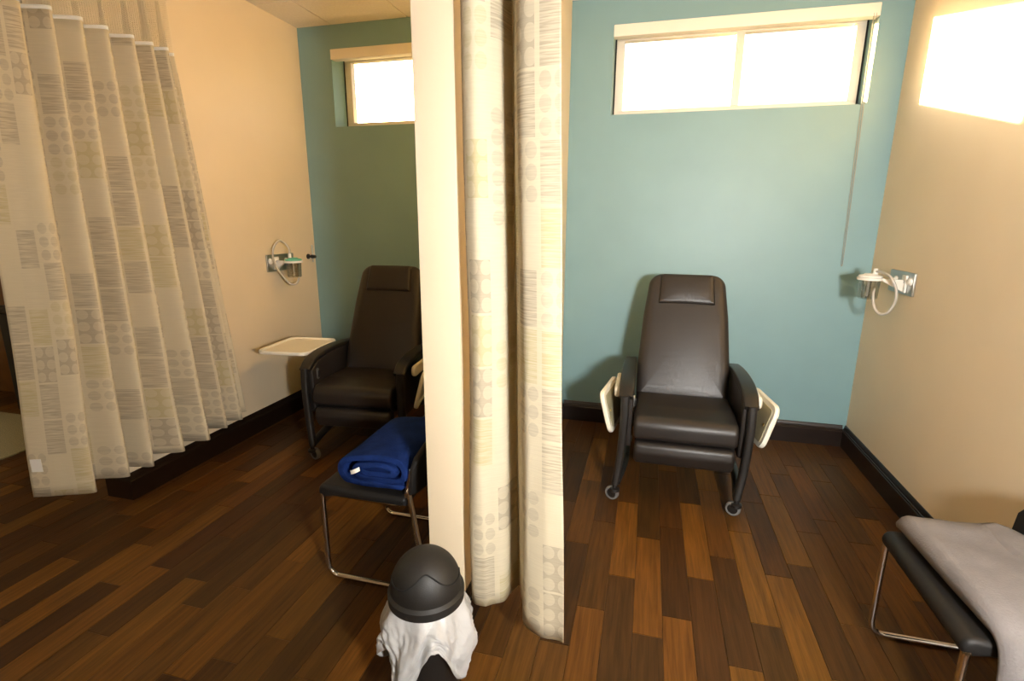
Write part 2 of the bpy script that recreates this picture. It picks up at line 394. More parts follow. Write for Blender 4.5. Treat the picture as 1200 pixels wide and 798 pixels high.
# ------------------------------------------------------------------ floor with planks
FX0, FY0 = XFAR, YREAR
fl = struct(boxes('floor', [((FX0-.15, FY0-.15, -.12), (XR+.15, D+.27, -.004))], 'slotfloor' if 'slotfloor' in M else 'base'), 'dark walnut plank floor running through both bays', 'floor')
PW, PL = .1128, .640
def proj(p):
    q = Vector(p)-Vector((0, 0, CH)); d = q.dot(cf)
    if d < .05: return None
    return 600+FPX*q.dot(cr)/d, 399-FPX*q.dot(cu)/d
def plank_mesh(L):
    bm = bmesh.new(); g, c = .0006, .0016
    w0, l0 = PW/2-g, L/2-g
    a = [bm.verts.new((sx*w0, sy*l0, -.004)) for sx, sy in ((-1, -1), (1, -1), (1, 1), (-1, 1))]
    b = [bm.verts.new((sx*w0, sy*l0, -.0009)) for sx, sy in ((-1, -1), (1, -1), (1, 1), (-1, 1))]
    t = [bm.verts.new((sx*(w0-c), sy*(l0-c), 0)) for sx, sy in ((-1, -1), (1, -1), (1, 1), (-1, 1))]
    for k in range(4):
        j = (k+1) % 4; bm.faces.new((a[k], a[j], b[j], b[k])); bm.faces.new((b[k], b[j], t[j], t[k]))
    bm.faces.new(t); bm.faces.new(a[::-1])
    fix(bm); me = bpy.data.meshes.new('plank'); bm.to_mesh(me); bm.free(); me.materials.append(M['wood']); return me
known = {0: 1.746, 1: 1.867, 2: 2.139, 3: 1.681, 4: 1.921, 5: 2.245, -1: 2.063, -2: 1.834, -3: 2.26, -4: 1.99}
LIGHT, MID, DARK = (.106, .043, .0068), (.072, .0295, .0055), (.044, .0185, .0045)
ktone = {(0, 1.746): LIGHT, (0, 1.106): DARK, (1, 1.867): DARK, (1, 1.227): LIGHT, (2, 2.139): LIGHT, (2, 1.499): DARK, (3, 1.681): DARK, (3, 1.041): LIGHT,
         (4, 1.921): LIGHT, (4, 1.281): DARK, (5, 1.605): LIGHT, (5, 2.245): DARK, (-1, 2.063): LIGHT, (-1, 1.423): DARK, (-2, 1.834): MID, (-3, 2.26): MID, (-3, 1.62): DARK, (-4, 1.99): DARK}
planks = []
meshes = {}
c0, c1 = math.floor((FX0-.028)/PW), math.ceil((XR-.028)/PW)
rs = random.Random(21)
for c in range(c0, c1):
    x0, x1 = .028+c*PW, .028+(c+1)*PW
    ph = known.get(c, rs.uniform(0, PL)+1.3)
    y = ph-PL*math.ceil((ph-FY0)/PL)
    while y < D+.02:
        a, b = max(y, FY0), min(y+PL, D+.06); cx = (x0+x1)/2; cy = (a+b)/2
        tone = None
        for (kc, ky), tv in ktone.items():
            if kc == c and abs(ky-y) < .03: tone = tv
        r0 = rs.random(); 
        if tone is None: tone = LIGHT if r0 < .30 else (MID if r0 < .66 else DARK)
        jit = rs.uniform(.82, 1.2); hue = rs.uniform(.92, 1.08)
        tone = (tone[0]*jit, tone[1]*jit*hue, tone[2]*jit*hue)
        y += PL
        if b-a < .01: continue
        if XP0 < cx-PW/2 and cx+PW/2 < XP and a > YP: continue
        if XL0 < cx-PW/2 and cx+PW/2 < XL and a > YL: continue
        if cx < XL0 and a > YDOOR+.05: continue
        vis = 0; n = 0
        for s in (-.45, 0, .45):
            for t in (-.45, -.15, .15, .45):
                q = proj((cx+s*PW, cy+t*(b-a), 0)); n += 1
                if q and -10 < q[0] < 1210 and -10 < q[1] < 808: vis += 1
        d2 = cx*cx+cy*cy+CH*CH
        planks.append((vis/n/d2**1.5*(b-a) if vis else 0, cx, cy, b-a, tone))
planks.sort(key=lambda p: -p[0])
rest = bmesh.new()
lay = rest.loops.layers.float_color.new('tone')
full = plank_mesh(PL)
for i, (a, cx, cy, L, tone) in enumerate(planks):
    if i < 300 and a > 0:
        o = bpy.data.objects.new('plank', full); COL.objects.link(o); o.parent = fl; o.location = (cx, cy, 0); o.scale = (1, L/PL, 1)
        o.color = (*tone, 1)
    else:
        n0 = len(rest.faces); box(rest, (cx-PW/2+.0008, cy-L/2+.0008, -.004), (cx+PW/2-.0008, cy+L/2-.0008, 0))
        rest.faces.ensure_lookup_table()
        for f in rest.faces[n0:]:
            for lp in f.loops: lp[lay] = (*tone, 1)
rm, rn, rl, rp = newmat('walnut_planks_out_of_reach')
at = rn.new('ShaderNodeVertexColor'); at.layer_name = 'tone'; rl.new(at.outputs[0], rp.inputs['Base Color']); rp.inputs['Roughness'].default_value = .4; rp.inputs['Specular IOR Level'].default_value = .2
ro = bm_obj('plank_field', rest, rm, fl); ro['kind'] = 'stuff'

# ------------------------------------------------------------------ ceiling of square tiles
PT = .625
ce = struct(boxes('ceiling', [((XFAR-.15, YREAR-.15, ZC+.022), (XR+.15, D+.27, ZC+.14))], 'plenum'), 'suspended ceiling of pale square tiles', 'ceiling')
LIGHTS = [(-2.12, -2.0), (-4.6, .9)]  # unseen glowing panels, added to brighten the door and corridor
tm = {}
gx = -2.43-PT*math.ceil((-2.43-XFAR)/PT); ligs = []
xx = gx
while xx < XR-.02:
    yy = 3.40-PT*math.ceil((3.40-YREAR)/PT)
    while yy < D-.02:
        a0, a1, b0, b1 = max(xx, XFAR), min(xx+PT, XR), max(yy, YREAR), min(yy+PT, D)
        w, h = round(a1-a0-.006, 4), round(b1-b0-.006, 4)
        lit = any(xx <= lx < xx+PT and yy <= ly < yy+PT for lx, ly in LIGHTS)
        if lit: ligs.append(((a0+a1)/2, (b0+b1)/2))
        elif w > .02 and h > .02:
            if (w, h) not in tm:
                bm = bmesh.new(); v = box(bm, (-w/2, -h/2, 0), (w/2, h/2, .022))
                fix(bm); me = bpy.data.meshes.new('ceiling_tile'); bm.to_mesh(me); bm.free(); me.materials.append(M['tile']); tm[(w, h)] = me
            o = bpy.data.objects.new('ceiling_tile', tm[(w, h)]); COL.objects.link(o); o.parent = ce; o.location = ((a0+a1)/2, (b0+b1)/2, ZC)
        yy += PT
    xx += PT
LN = ['square ceiling light above the corridor in front of the left bay', 'square ceiling light above the corridor near the brown door']
for i, (x, y) in enumerate(sorted(ligs, key=lambda p: -p[0])):
    t = tag(empty('ceiling_light', (x, y, ZC)), LN[i], 'ceiling light', 'recessed ceiling lights')
    w = PT/2-.004
    boxes('light_frame', [((-w, -w, 0), (w, -w+.03, .02)), ((-w, w-.03, 0), (w, w, .02)), ((-w, -w+.03, 0), (-w+.03, w-.03, .02)), ((w-.03, -w+.03, 0), (w, w-.03, .02))], 'white', t)
    boxes('diffuser', [((-w+.03, -w+.03, .004), (w-.03, w-.03, .018))], 'lamp', t)

# ------------------------------------------------------------------ windows and shades
def window(n, x0, x1, label):
    t = struct(empty('window_%d' % n, (0, D, 0)), label, 'window')
    z0, z1 = WZ; ya, yb = .165, .225; fw = .054; gapw = .011; X0, X1 = x0, x1
    boxes('gasket', [((x0, ya+.004, z0), (x0+gapw, yb, z1))], 'slot', t); boxes('gasket', [((x1-gapw, ya+.004, z0), (x1, yb, z1))], 'slot', t)  # near-black strips painting the shade of the gap between frame and reveal
    x0 += gapw; x1 -= gapw
    boxes('window_frame', [((x0, ya, z0), (x1, yb, z0+fw)), ((x0, ya, z1-fw), (x1, yb, z1)), ((x0, ya, z0+fw), (x0+fw, yb, z1-fw)), ((x1-fw, ya, z0+fw), (x1, yb, z1-fw))], 'frame', t, bevel=.003)
    xm = (x0+x1)/2+.035
    boxes('mullion', [((xm-.026, ya-.006, z0+fw), (xm+.026, yb-.004, z1-fw))], 'frame', t, bevel=.003)
    for a, b in ((x0+fw, xm-.026), (xm+.026, x1-fw)):
        boxes('pane', [((a-.004, ya+.022, z0+fw-.004), (b+.004, ya+.026, z1-fw+.004))], 'glass', t)
    return t
window(1, *WX[0], 'high window above the left recliner with the low sun shining through')
window(2, *WX[1], 'high two-pane window above the right recliner')
def shade(x0, x1, label, chain_z):
    t = tag(empty('roller_shade', ((x0+x1)/2, D, WZ[1])), label, 'window shade', 'roller shades over the windows')
    w = (x1-x0)/2-.004
    boxes('cassette', [((-w, -.012, -.075), (w, .055, -.003))], 'valance', t, bevel=.004)
    boxes('end_cap', [((-w-.003, -.010, -.073), (-w, .053, -.005))], 'valance', t); boxes('end_cap', [((w, -.010, -.073), (w+.003, .053, -.005))], 'valance', t)
    bm = bmesh.new()
    for s in (-.007, .007):
        z = -.075; 
        n = int((WZ[1]-.075-chain_z)/.009)
        tube_bm(bm, [(w-.025+s, -.016, -.06), (w-.022+s*.9, -.008 , -.5), (w-.002+s*.6, -.006, chain_z-WZ[1]+.01)], .0012, seg=5)
        for k in range(n):
            f = k/(n-1); bmesh.ops.create_icosphere(bm, subdivisions=1, radius=.0025, matrix=Matrix.Translation((w-.025+s*(1-.4*f)+.023*f, -.008, -.06-f*(WZ[1]-.07-chain_z))))
    tube_bm(bm, catmull([(w-.002-.0045, -.006, chain_z-WZ[1]+.012), (w-.002, -.006, chain_z-WZ[1]), (w-.002+.0045, -.006, chain_z-WZ[1]+.012)], 4), .0018, seg=5)
    c = bm_obj('bead_chain', bm, 'chain', t, smooth=True)
shade(*WX[0], 'rolled up window shade above the left recliner', 1.5)
shade(*WX[1], 'rolled up window shade with long bead chain above the right recliner', 1.254)

# ------------------------------------------------------------------ brown door, carpet mat, corridor bin
d = struct(empty('door_1', (-5.49, YDOOR, 0)), 'brown wooden door with brass lever glimpsed beyond the left curtain', 'door')
boxes('door_leaf', [((-.484, .03, .003), (.484, .075, 2.114))], 'door', d, bevel=.003)
boxes('door_frame', [((-.53, -.012, 0), (-.485, .14, 2.16)), ((.485, -.012, 0), (.53, .14, 2.16)), ((-.485, -.012, 2.115), (.485, .14, 2.16))], 'darkframe', d, bevel=.003)
h = boxes('lever_plate', [((.385, .024, .90), (.43, .03, 1.10))], 'brass', d, bevel=.002)
tube('lever', fillet([(.408, .026, 1.0), (.408, -.03, 1.0), (.29, -.03, 1.0)], .012), .009, 'brass', h)
tag(boxes('carpet_mat', [((-6.4, .8, .0005), (-4.0, 2.76, .012))], 'carpet', bevel=.004), 'tan carpet mat on the corridor floor left of the curtain', 'carpet')
t = tag(empty('waste_bin', (-4.80, 2.97, 0)), 'tall black bin half hidden behind the left curtain near the door', 'bin')
puff('bin_body', rrect(.30, .24, .03), .80, .01, 'bin', t, basis=basis((0, 0, .40), (1, 0, 0), (0, 1, 0), (0, 0, 1)))
puff('bin_lid', rrect(.31, .25, .03), .06, .02, 'plastic', t, basis=basis((0, 0, .832), (1, 0, 0), (0, 1, 0), (0, 0, 1)))

# ------------------------------------------------------------------ recliners
def recliner(name, loc, rz, label, left_open, cdx):
    t = tag(empty(name, loc, rz), label, 'recliner', 'medical recliners under the windows')
    # seat cushion: side profile in (y,z), extruded across x
    YZ = lambda x: basis((x, 0, 0), (0, 1, 0), (0, 0, 1), (1, 0, 0))
    seat = fillet([(-.395, .368, 0), (.10, .385, 0), (.12, .500, 0), (-.20, .512, 0), (-.395, .498, 0)], [.035, .02, .03, .2, .060], 8, True)
    puff('seat', seat, .535, .022, 'vinyl', t, crown=.004, crown_back=.004, basis=YZ(0))
    boxes('seat_pan', [((-.26, -.33, .335), (.26, .22, .366))], 'plastic', t, bevel=.006)
    foot = fillet([(-.372, .222, 0), (-.318, .232, 0), (-.318, .358, 0), (-.392, .360, 0), (-.402, .300, 0)], [.03, .02, .02, .034, .05], 8, True)
    puff('footrest', foot, .515, .020, 'vinyl', t, crown=.004, crown_back=.004, basis=YZ(0))
    # backrest: tapered outline, leaning back
    le = R(23); up = Vector((0, math.sin(le), math.cos(le))); nr = Vector((0, -math.cos(le), math.sin(le)))
    bo = (0, .10, .455); Lb = .80
    out = fillet([(-.270, 0, 0), (.270, 0, 0), (.274, .20, 0), (.256, .52, 0), (.226, Lb, 0), (-.226, Lb, 0), (-.256, .52, 0), (-.274, .20, 0)], [.03, .03, .2, .4, .085, .085, .4, .2], 8, True)
    B = basis(bo, (1, 0, 0), up, nr)
    puff('backrest', out, .115, .034, 'vinyl', t, crown=.020, basis=B, rings=7)
    o2 = fillet([(-.255, .03, 0), (.255, .03, 0), (.235, .5, 0), (.19, Lb-.02, 0), (-.19, Lb-.02, 0), (-.235, .5, 0)], [.03, .03, .3, .08, .08, .3], 6, True)
    puff('back_shell', o2, .03, .01, 'plastic', t, basis=basis(Vector(bo)-nr*.068, (1, 0, 0), up, nr))
    ho = fillet([(-.172, .595, 0), (.172, .595, 0), (.158, .790, 0), (-.158, .790, 0)], [.012, .012, .02, .02], 5, True)
    puff('headrest', ho, .040, .016, 'vinyl', t, crown=.014, basis=basis(Vector(bo)+nr*.060, (1, 0, 0), up, nr), rings=6)
    for s in (-1, 1):
        # armrest cap following a curve, drooping at the front
        cur = catmull([(0, .30, .660), (0, .14, .678), (0, -.04, .686), (0, -.20, .680), (0, -.31, .655), (0, -.375, .612)], 6)
        bm = bmesh.new(); rings = []
        for i, p in enumerate(cur):
            a = cur[max(0, i-1)]; b = cur[min(len(cur)-1, i+1)]; tg = (b-a).normalized(); nn = Vector((0, -tg.z, tg.y))
            if nn.z < 0: nn = -nn
            f = i/(len(cur)-1); hw = .036+.006*math.sin(math.pi*f)
            sec = rrect(2*hw, .030, .011, 3)
            rings.append([bm.verts.new(Vector((s*.316, p.y, p.z))+Vector((q.x, 0, 0))+nn*(q.y-.015)) for q in sec])
        for A, Bq in zip(rings, rings[1:]):
            for k in range(len(A)): bm.faces.new((A[k], A[(k+1) % len(A)], Bq[(k+1) % len(A)], Bq[k]))
        bm.faces.new(rings[0]); bm.faces.new(rings[-1][::-1])
        bm_obj('armrest', bm, 'plastic', t, angle=50)
        # upholstered side panel under the arm
        pan = fillet([(-.335, .30, 0), (.27, .30, 0), (.30, .632, 0), (.10, .655, 0), (-.10, .657, 0), (-.26, .640, 0), (-.345, .59, 0)], [.02, .02, .02, .1, .1, .1, .02], 5, True)
        puff('side_panel', pan, .042, .010, 'vinyl', t, basis=YZ(s*.300))
        # front leg, bowed forward and tapering to the caster
        lg = catmull([(s*.322, -.350, .610), (s*.322, -.362, .45), (s*.322+cdx*.25, -.372, .25), (s*.320+cdx*.7, -.395, .095)], 5)
        bm = bmesh.new(); rings = []
        for i, p in enumerate(lg):
            f = i/(len(lg)-1); sec = rrect(.046-.006*f, .062-.018*f, .014, 3)
            rings.append([bm.verts.new(p+Vector((q.x, q.y, 0))) for q in sec])
        for A, Bq in zip(rings, rings[1:]):
            for k in range(len(A)): bm.faces.new((A[k], A[(k+1) % len(A)], Bq[(k+1) % len(A)], Bq[k]))
        bm.faces.new(rings[0]); bm.faces.new(rings[-1][::-1])
        bm_obj('front_leg', bm, 'plastic', t, angle=50)
        tube('base_rail', catmull([(s*.318+cdx*.6, -.385, .105), (s*.312, -.15, .125), (s*.308, .20, .125), (s*.308, .37, .105)], 5), .024, 'plastic', t, seg=12)
        tube('rear_leg', catmull([(s*.308, .365, .10), (s*.306, .31, .25), (s*.300, .26, .40)], 5), .022, 'plastic', t, seg=12)
        for cy_, sw in ((-.405, R(68)), (.372, R(-30))):
            c = lathe('caster', [(0, .10), (.013, .10), (.013, .078), (.027, .075), (.029, .060), (.020, .052), (0, .052)], 'plastic', t, seg=18, c=(s*.320+(cdx*.7 if cy_ < 0 else 0), cy_, 0))
            Mw = Matrix.Translation((s*.320+(cdx if cy_ < 0 else .012), cy_+.010, .0395)) @ Matrix.Rotation(sw, 4, 'Z') @ Matrix.Rotation(R(90), 4, 'Y')
            lathe('wheel', [(.027, -.014), (.034, -.015), (.0385, -.010), (.0395, 0), (.0385, .010), (.034, .015), (.027, .014), (.027, -.014)], 'tyre', c, seg=22, M4=Mw)
            lathe('hub', [(0, -.012), (.028, -.010), (.028, .010), (0, .012)], 'plastic', c, seg=18, M4=Mw)
    # fold-down side trays
    def tray(s, opened):
        if opened:
            ori, u, v, n = (s*.545, -.05, .672), (s*-1, 0, 0), (0, 1, 0), (0, 0, 1)
            out = rrect(.365, .44, .055, 6)
        else:
            lt, yw = R(15), R(8); u = Vector((-s*math.sin(yw), math.cos(yw), 0)); n = Vector((s*math.cos(yw)*math.cos(lt), math.sin(yw)*math.cos(lt), -math.sin(lt))); v = n.cross(u)*s
            ori = (s*.400, -.14, .480); out = rrect(.38, .25, .05, 6)
        B = basis(ori, u, v, n)
        bm = bmesh.new()
        o = [Vector(p[:2]) for p in out]; th = .024; rim = .018
        i1, i2 = inset_ring(o, rim), inset_ring(o, rim+.006)
        lay_ = [(inset_ring(o, .006), -th/2), (o, -th/2+.006), (o, th/2-.004), (inset_ring(o, .004), th/2), (inset_ring(o, rim-.004), th/2), (i2, th/2-.010)]
        rr = [[bm.verts.new(B @ Vector((p.x, p.y, w))) for p in a] for a, w in lay_]
        for A, Bq in zip(rr, rr[1:]):
            for k in range(len(A)): bm.faces.new((A[k], A[(k+1) % len(A)], Bq[(k+1) % len(A)], Bq[k]))
        bm.faces.new(rr[0]); bm.faces.new(rr[-1])
        tr = bm_obj('side_tray', bm, 'tray', t, angle=45)
        tr['label'] = 'cream fold-out side tray, opened flat' if opened else 'cream fold-down side tray, hanging folded'
        puff('tray_underside', inset_ring(o, .03), .004, .0015, 'khaki', tr, basis=basis(Vector(ori)-Vector(n)*(th/2+.002), u, v, n))
        if opened:
            tube('tray_bracket', [(s*.345, -.06, .630), (s*.37, -.06, .645), (s*.60, -.06, .652)], .011, 'tray', tr, seg=8)
        else:
            puff('tray_bracket', rrect(.30, .07, .03, 5), .03, .012, 'tray', tr, basis=basis((s*.372, -.12, .595), (0, 1, 0), (0, 0, 1), (1, 0, 0)))
            lathe('screw', [(0, .004), (.008, .003), (.009, 0), (0, 0)], 'brass', tr, seg=12, M4=basis(Vector(ori)-Vector(n)*(th/2+.004)+Vector(u)*(-.13), u, v, -n))
    tray(-1, left_open); tray(1, False)
    # recline lever plate inside of the left arm
    lv = puff('lever_plate', rrect(.026, .075, .012, 4), .006, .002, 'steel', t, basis=basis((-.276, -.285, .555), (0, 1, 0), (0, 0, 1), (1, 0, 0)))
    puff('release_lever', rrect(.012, .045, .005, 4), .012, .003, 'plastic', lv, basis=basis((-.270, -.285, .553), (0, 1, 0), (0, 0, 1), (1, 0, 0)))
    return t
recliner('medical_recliner', (.245, 3.115, 0), R(0), 'dark brown vinyl recliner with both side trays folded, right bay', False, -.045)
recliner('medical_recliner', (-1.80, 3.131, 0), R(5), 'dark brown vinyl recliner with one side tray opened flat, left bay', True, .045)

# ------------------------------------------------------------------ chrome sled chairs
def sled_chair(loc, label, bx=.195):
    t = tag(empty('visitor_chair', loc), label, 'chair', 'black chairs on chrome sled frames')
    W = .255; r = .0115
    for s in (-1, 1):
        y = s*W
        tube('sled_frame', fillet([(.18, y, .47), (.255, y, .0125), (-.22, y, .0125), (-.222, y, .425), (-.10, y*.97, .412)], [0, .05, .05, .03, 0], 8), r, 'chrome', t, seg=12)
        tube('seat_rail', fillet([(-.16, y*.94, .402), (.15, y*.94, .395), (.19, y*.94, .56)], [0, .05, 0], 8), r*.9, 'chrome', t, seg=10)
    tube('crossbar', [(-.15, -W*.94, .402), (-.15, W*.94, .402)], r*.8, 'chrome', t, seg=8)
    seat = fillet([(-.240, .384, 0), (-.170, .398, 0), (.17, .402, 0), (.17, .442, 0), (-.05, .448, 0), (-.240, .452, 0)], [.030, .05, .01, .015, .2, .034], 6, True)
    puff('seat', seat, .53, .018, 'seatblack', t, crown=.003, crown_back=.003, basis=basis((0, 0, 0), (1, 0, 0), (0, 0, 1), (0, -1, 0)))
    # backrest band, curved in plan with an arched top edge
    bm = bmesh.new(); N = 20; rings = []
    for i in range(N+1):
        f = -1+2*i/N; y = f*.265; x = bx+.045*(1-f*f); zt = .588+.115*(1-abs(f)**2.2)**.8; zb = .455+.015*(1-f*f); hz = (zt-zb)/2; zc_ = (zt+zb)/2
        if i in (0, N): hz -= .008
        sec = rrect(.030 if 0 < i < N else .014, 2*hz, .012 if 0 < i < N else .006, 4)
        rings.append([bm.verts.new((x+q.x+.10*(zc_+q.y-.5), y, zc_+q.y)) for q in sec])
    for A, B in zip(rings, rings[1:]):
        for k in range(len(A)): bm.faces.new((A[k], A[(k+1) % len(A)], B[(k+1) % len(A)], B[k]))
    bm.faces.new(rings[0]); bm.faces.new(rings[-1][::-1])
    bm_obj('backrest', bm, 'seatblack', t, angle=50)
    return t
sled_chair((-1.062, 1.985, 0), 'black chrome-framed chair holding the blue blanket beside the partition')
sled_chair((1.128, 1.715, 0), 'black chrome-framed chair under the grey blanket against the right wall', .150)

# ------------------------------------------------------------------ blankets
def noise3(x, y, z, s=1.0):
    from mathutils import noise
    return noise.noise(Vector((x*s, y*s, z*s)))
def strip_extrude(name, prof, axis_pts, thick, m, disp, loc):
    """closed cloth strip: centre line prof (x,z), extruded along y through axis_pts with thickness"""
    pts = [Vector((p[0], p[1])) for p in prof]; n = len(pts); ring = []
    nor = []
    for i in range(n):
        tg = (pts[min(n-1, i+1)]-pts[max(0, i-1)]).normalized(); nor.append(Vector((-tg.y, tg.x)))
    ring = [pts[i]+nor[i]*thick/2 for i in range(n)]
    endc = [pts[-1]+(pts[-1]-pts[-2]).normalized()*thick*.45]
    ring2 = [pts[i]-nor[i]*thick/2 for i in range(n-1, -1, -1)]
    st = [pts[0]+(pts[0]-pts[1]).normalized()*thick*.45]
    sec = ring+endc+ring2+st; c = sum(pts, Vector((0, 0)))/n
    bm = bmesh.new(); rows = []
    for y, sc in axis_pts:
        row = []
        for k, p in enumerate(sec):
            q = c+(p-c)*sc; q.y = p.y if sc >= 1 else p.y*(.3+.7*sc)+c.y*(.7-.7*sc)
            v = Vector((q.x, y, q.y)); v += disp(v); row.append(bm.verts.new(v))
        rows.append(row)
    for A, B in zip(rows, rows[1:]):
        for k in range(len(A)): bm.faces.new((A[k], A[(k+1) % len(A)], B[(k+1) % len(A)], B[k]))
    bm.faces.new(rows[0]); bm.faces.new(rows[-1][::-1])
    return bm_obj(name, bm, m, None, loc=loc, angle=80)
# blue: folded around itself, the rolled end shows towards the camera
prof_b = catmull([(x_*.74, z_) for x_, z_ in [(.17, .010), (.02, .006), (-.13, .008), (-.190, .020), (-.215, .060), (-.185, .098), (-.10, .118), (.03, .128), (.15, .122), (.195, .090), (.185, .050), (.13, .034), (.02, .030), (-.09, .034), (-.125, .050), (-.115, .074), (-.05, .090), (.06, .096), (.125, .084), (.13, .064), (.06, .056), (-.04, .058), (-.07, .066)]], 5)
dz = lambda v: Vector((noise3(v.x, v.y, v.z, 7)*.006, noise3(v.x+5, v.y, v.z, 9)*.010, max(0, v.z-.03)*noise3(v.x, v.y+3, 0, 5)*.14))
ys = [(-.225, .97), (-.221, .99), (-.21, 1), (-.17, 1), (-.12, 1), (-.06, 1), (0, 1), (.06, 1), (.12, 1), (.18, 1), (.215, 1), (.225, .98)]
tag(strip_extrude('blue_blanket', prof_b, ys, .022, 'blue', dz, (-1.045, 1.965, .467)), 'navy blue fleece blanket folded up on the left chair seat', 'blanket')
bl = bpy.data.objects['blue_blanket']
# its little white tag
bm = bmesh.new()
for i in range(5):
    a = i/4; bm.verts.new((-.10+.045*a, -.232-.010*math.sin(a*3), .062+.022*a)); bm.verts.new((-.093+.045*a, -.238-.010*math.sin(a*3), .048+.022*a))
bm.verts.ensure_lookup_table()
for i in range(4): bm.faces.new((bm.verts[2*i], bm.verts[2*i+1], bm.verts[2*i+3], bm.verts[2*i+2]))
tg_ = bm_obj('care_tag', bm, 'tag', bl); tg_.modifiers.new('thick', 'SOLIDIFY').thickness = .0012

# grey: several thick layers laid over the seat and hanging down over its near side
def grey_blanket():
    bm = bmesh.new()
    # path in (y,z) : far folded edge -> seat top -> over near edge -> hanging
    top = catmull([(.255, .462), (.272, .490), (.244, .524), (.15, .538), (-.05, .536), (-.20, .526), (-.285, .490), (-.325, .42), (-.345, .30), (-.355, .19)], 6)
    bot = catmull([(.250, .457), (.248, .457), (.22, .456), (.12, .456), (-.05, .455), (-.20, .456), (-.268, .447), (-.288, .39), (-.305, .29), (-.318, .20)], 6)
    NX = 22; gt, gb = [], []
    for i in range(NX+1):
        f = i/NX
        e = min(f, 1-f)*NX
        ed = 1-max(0, 1-e/2.2)**2.4                     # rounded long edges
        rt, rb = [], []
        for k, (p, q) in enumerate(zip(top, bot)):
            g_ = k/(len(top)-1)
            x0 = -.192+.035*max(0, g_-.55)-.012*math.sin(g_*7); x1 = .125+.11*max(0, g_-.72)
            x = x0+(x1-x0)*f
            mid = (p+q)/2; pp = mid+(p-mid)*(.25+.75*ed); qq = mid+(q-mid)*(.25+.75*ed)
            nz = noise3(x, p.x, 1, 6)*.012*ed+noise3(x, p.x, 4, 15)*.004*ed
            ridge = .020*math.exp(-((x-.02-.30*(p.x-.05))/.035)**2)*max(0, 1-g_*1.6)
            if g_ < .62: rt.append(bm.verts.new((x, pp.x, pp.y+nz+ridge*ed)))
            else: rt.append(bm.verts.new((x, pp.x-nz*1.5-.012*math.sin(x*38)*(g_-.62)*2, pp.y)))
            rb.append(bm.verts.new((x, qq.x, qq.y)))
        gt.append(rt); gb.append(rb)
    n = len(top)
    for i in range(NX):
        for k in range(n-1):
            bm.faces.new((gt[i][k], gt[i+1][k], gt[i+1][k+1], gt[i][k+1])); bm.faces.new((gb[i][k], gb[i][k+1], gb[i+1][k+1], gb[i+1][k]))
        bm.faces.new((gt[i][0], gb[i][0], gb[i+1][0], gt[i+1][0])); bm.faces.new((gt[i][-1], gt[i+1][-1], gb[i+1][-1], gb[i][-1]))
    for k in range(n-1):
        bm.faces.new((gt[0][k], gt[0][k+1], gb[0][k+1], gb[0][k])); bm.faces.new((gt[-1][k], gb[-1][k], gb[-1][k+1], gt[-1][k+1]))
    return bm_obj('grey_blanket', bm, 'grey', None, loc=(1.128, 1.715, 0), angle=80)
gbk = tag(grey_blanket(), 'grey fleece blanket draped over the chair at the right wall', 'blanket')
# turned-over upper fold near the backrest
bm = bmesh.new(); rings = []
for i in range(15):
    f = i/14; y = .215-.42*f; sc = math.sin(math.pi*min(1, max(0, .06+.88*f)))**.35
    sec = fillet([(-.02, .525, 0), (.120, .520, 0), (.126, .550, 0), (.08, .568, 0), (.01, .552, 0)], [.01, .012, .02, .05, .03], 4, True)
    rings.append([bm.verts.new((.065+(q.x-.065)*sc+noise3(q.x, y, 2, 7)*.012+.03*math.sin(f*3), y, .534+(q.y-.534)*sc+noise3(q.x, y, 8, 8)*.008)) for q in sec])
for A, B in zip(rings, rings[1:]):
    for k in range(len(A)): bm.faces.new((A[k], A[(k+1) % len(A)], B[(k+1) % len(A)], B[k]))
bm.faces.new(rings[0]); bm.faces.new(rings[-1][::-1])
bm_obj('turned_fold', bm, 'grey', gbk, angle=80)
tube('hem_seam', [(-.13+.012*k, -.358-.004*math.sin(k), .212) for k in range(28)], .003, 'grey', gbk, seg=6)

# ------------------------------------------------------------------ dome-top waste bin with white liner
TB = (-.598, 1.262, 0)
t = tag(empty('dome_waste_bin', TB), 'black dome-lidded waste bin with white liner at the partition end', 'bin')
lathe('bin_body', [(0, .004), (.088, .004), (.093, .010), (.106, .43), (.102, .43), (.102, .42), (0, .42)], 'bin', t, seg=44)
RD = .116; ZR = .452
dome = [(RD-.004, ZR-.034), (RD, ZR-.032), (RD+.001, ZR-.006), (RD-.005, ZR), (RD-.008, ZR+.003)]
dome += [((RD-.008)*math.cos(a), ZR+.004+.120*math.sin(a)) for a in [math.pi/2*k/16 for k in range(1, 17)]]
dome[-1] = (0, dome[-1][1])
lid = lathe('dome_lid', dome+[(0, ZR-.02), (RD-.006, ZR-.034), (RD-.004, ZR-.034)], 'bin', t, seg=56)
# swing door outline: a wave across the front of the dome
pts = []
view = math.atan2(-TB[1], -TB[0])               # faces the room
for k in range(61):
    u_ = -1+2*k/60; az = view+R(92)*u_
    ht = .30+.44*math.exp(-(u_/.34)**2)+.06*abs(u_)**2
    a = math.asin(min(.99, ht)); rr = (RD-.008)*math.cos(a)+.0004
    pts.append((rr*math.cos(az), rr*math.sin(az), ZR+.004+.120*math.sin(a)))
tube('swing_door_edge', pts, .0028, 'slot', lid, seg=6)
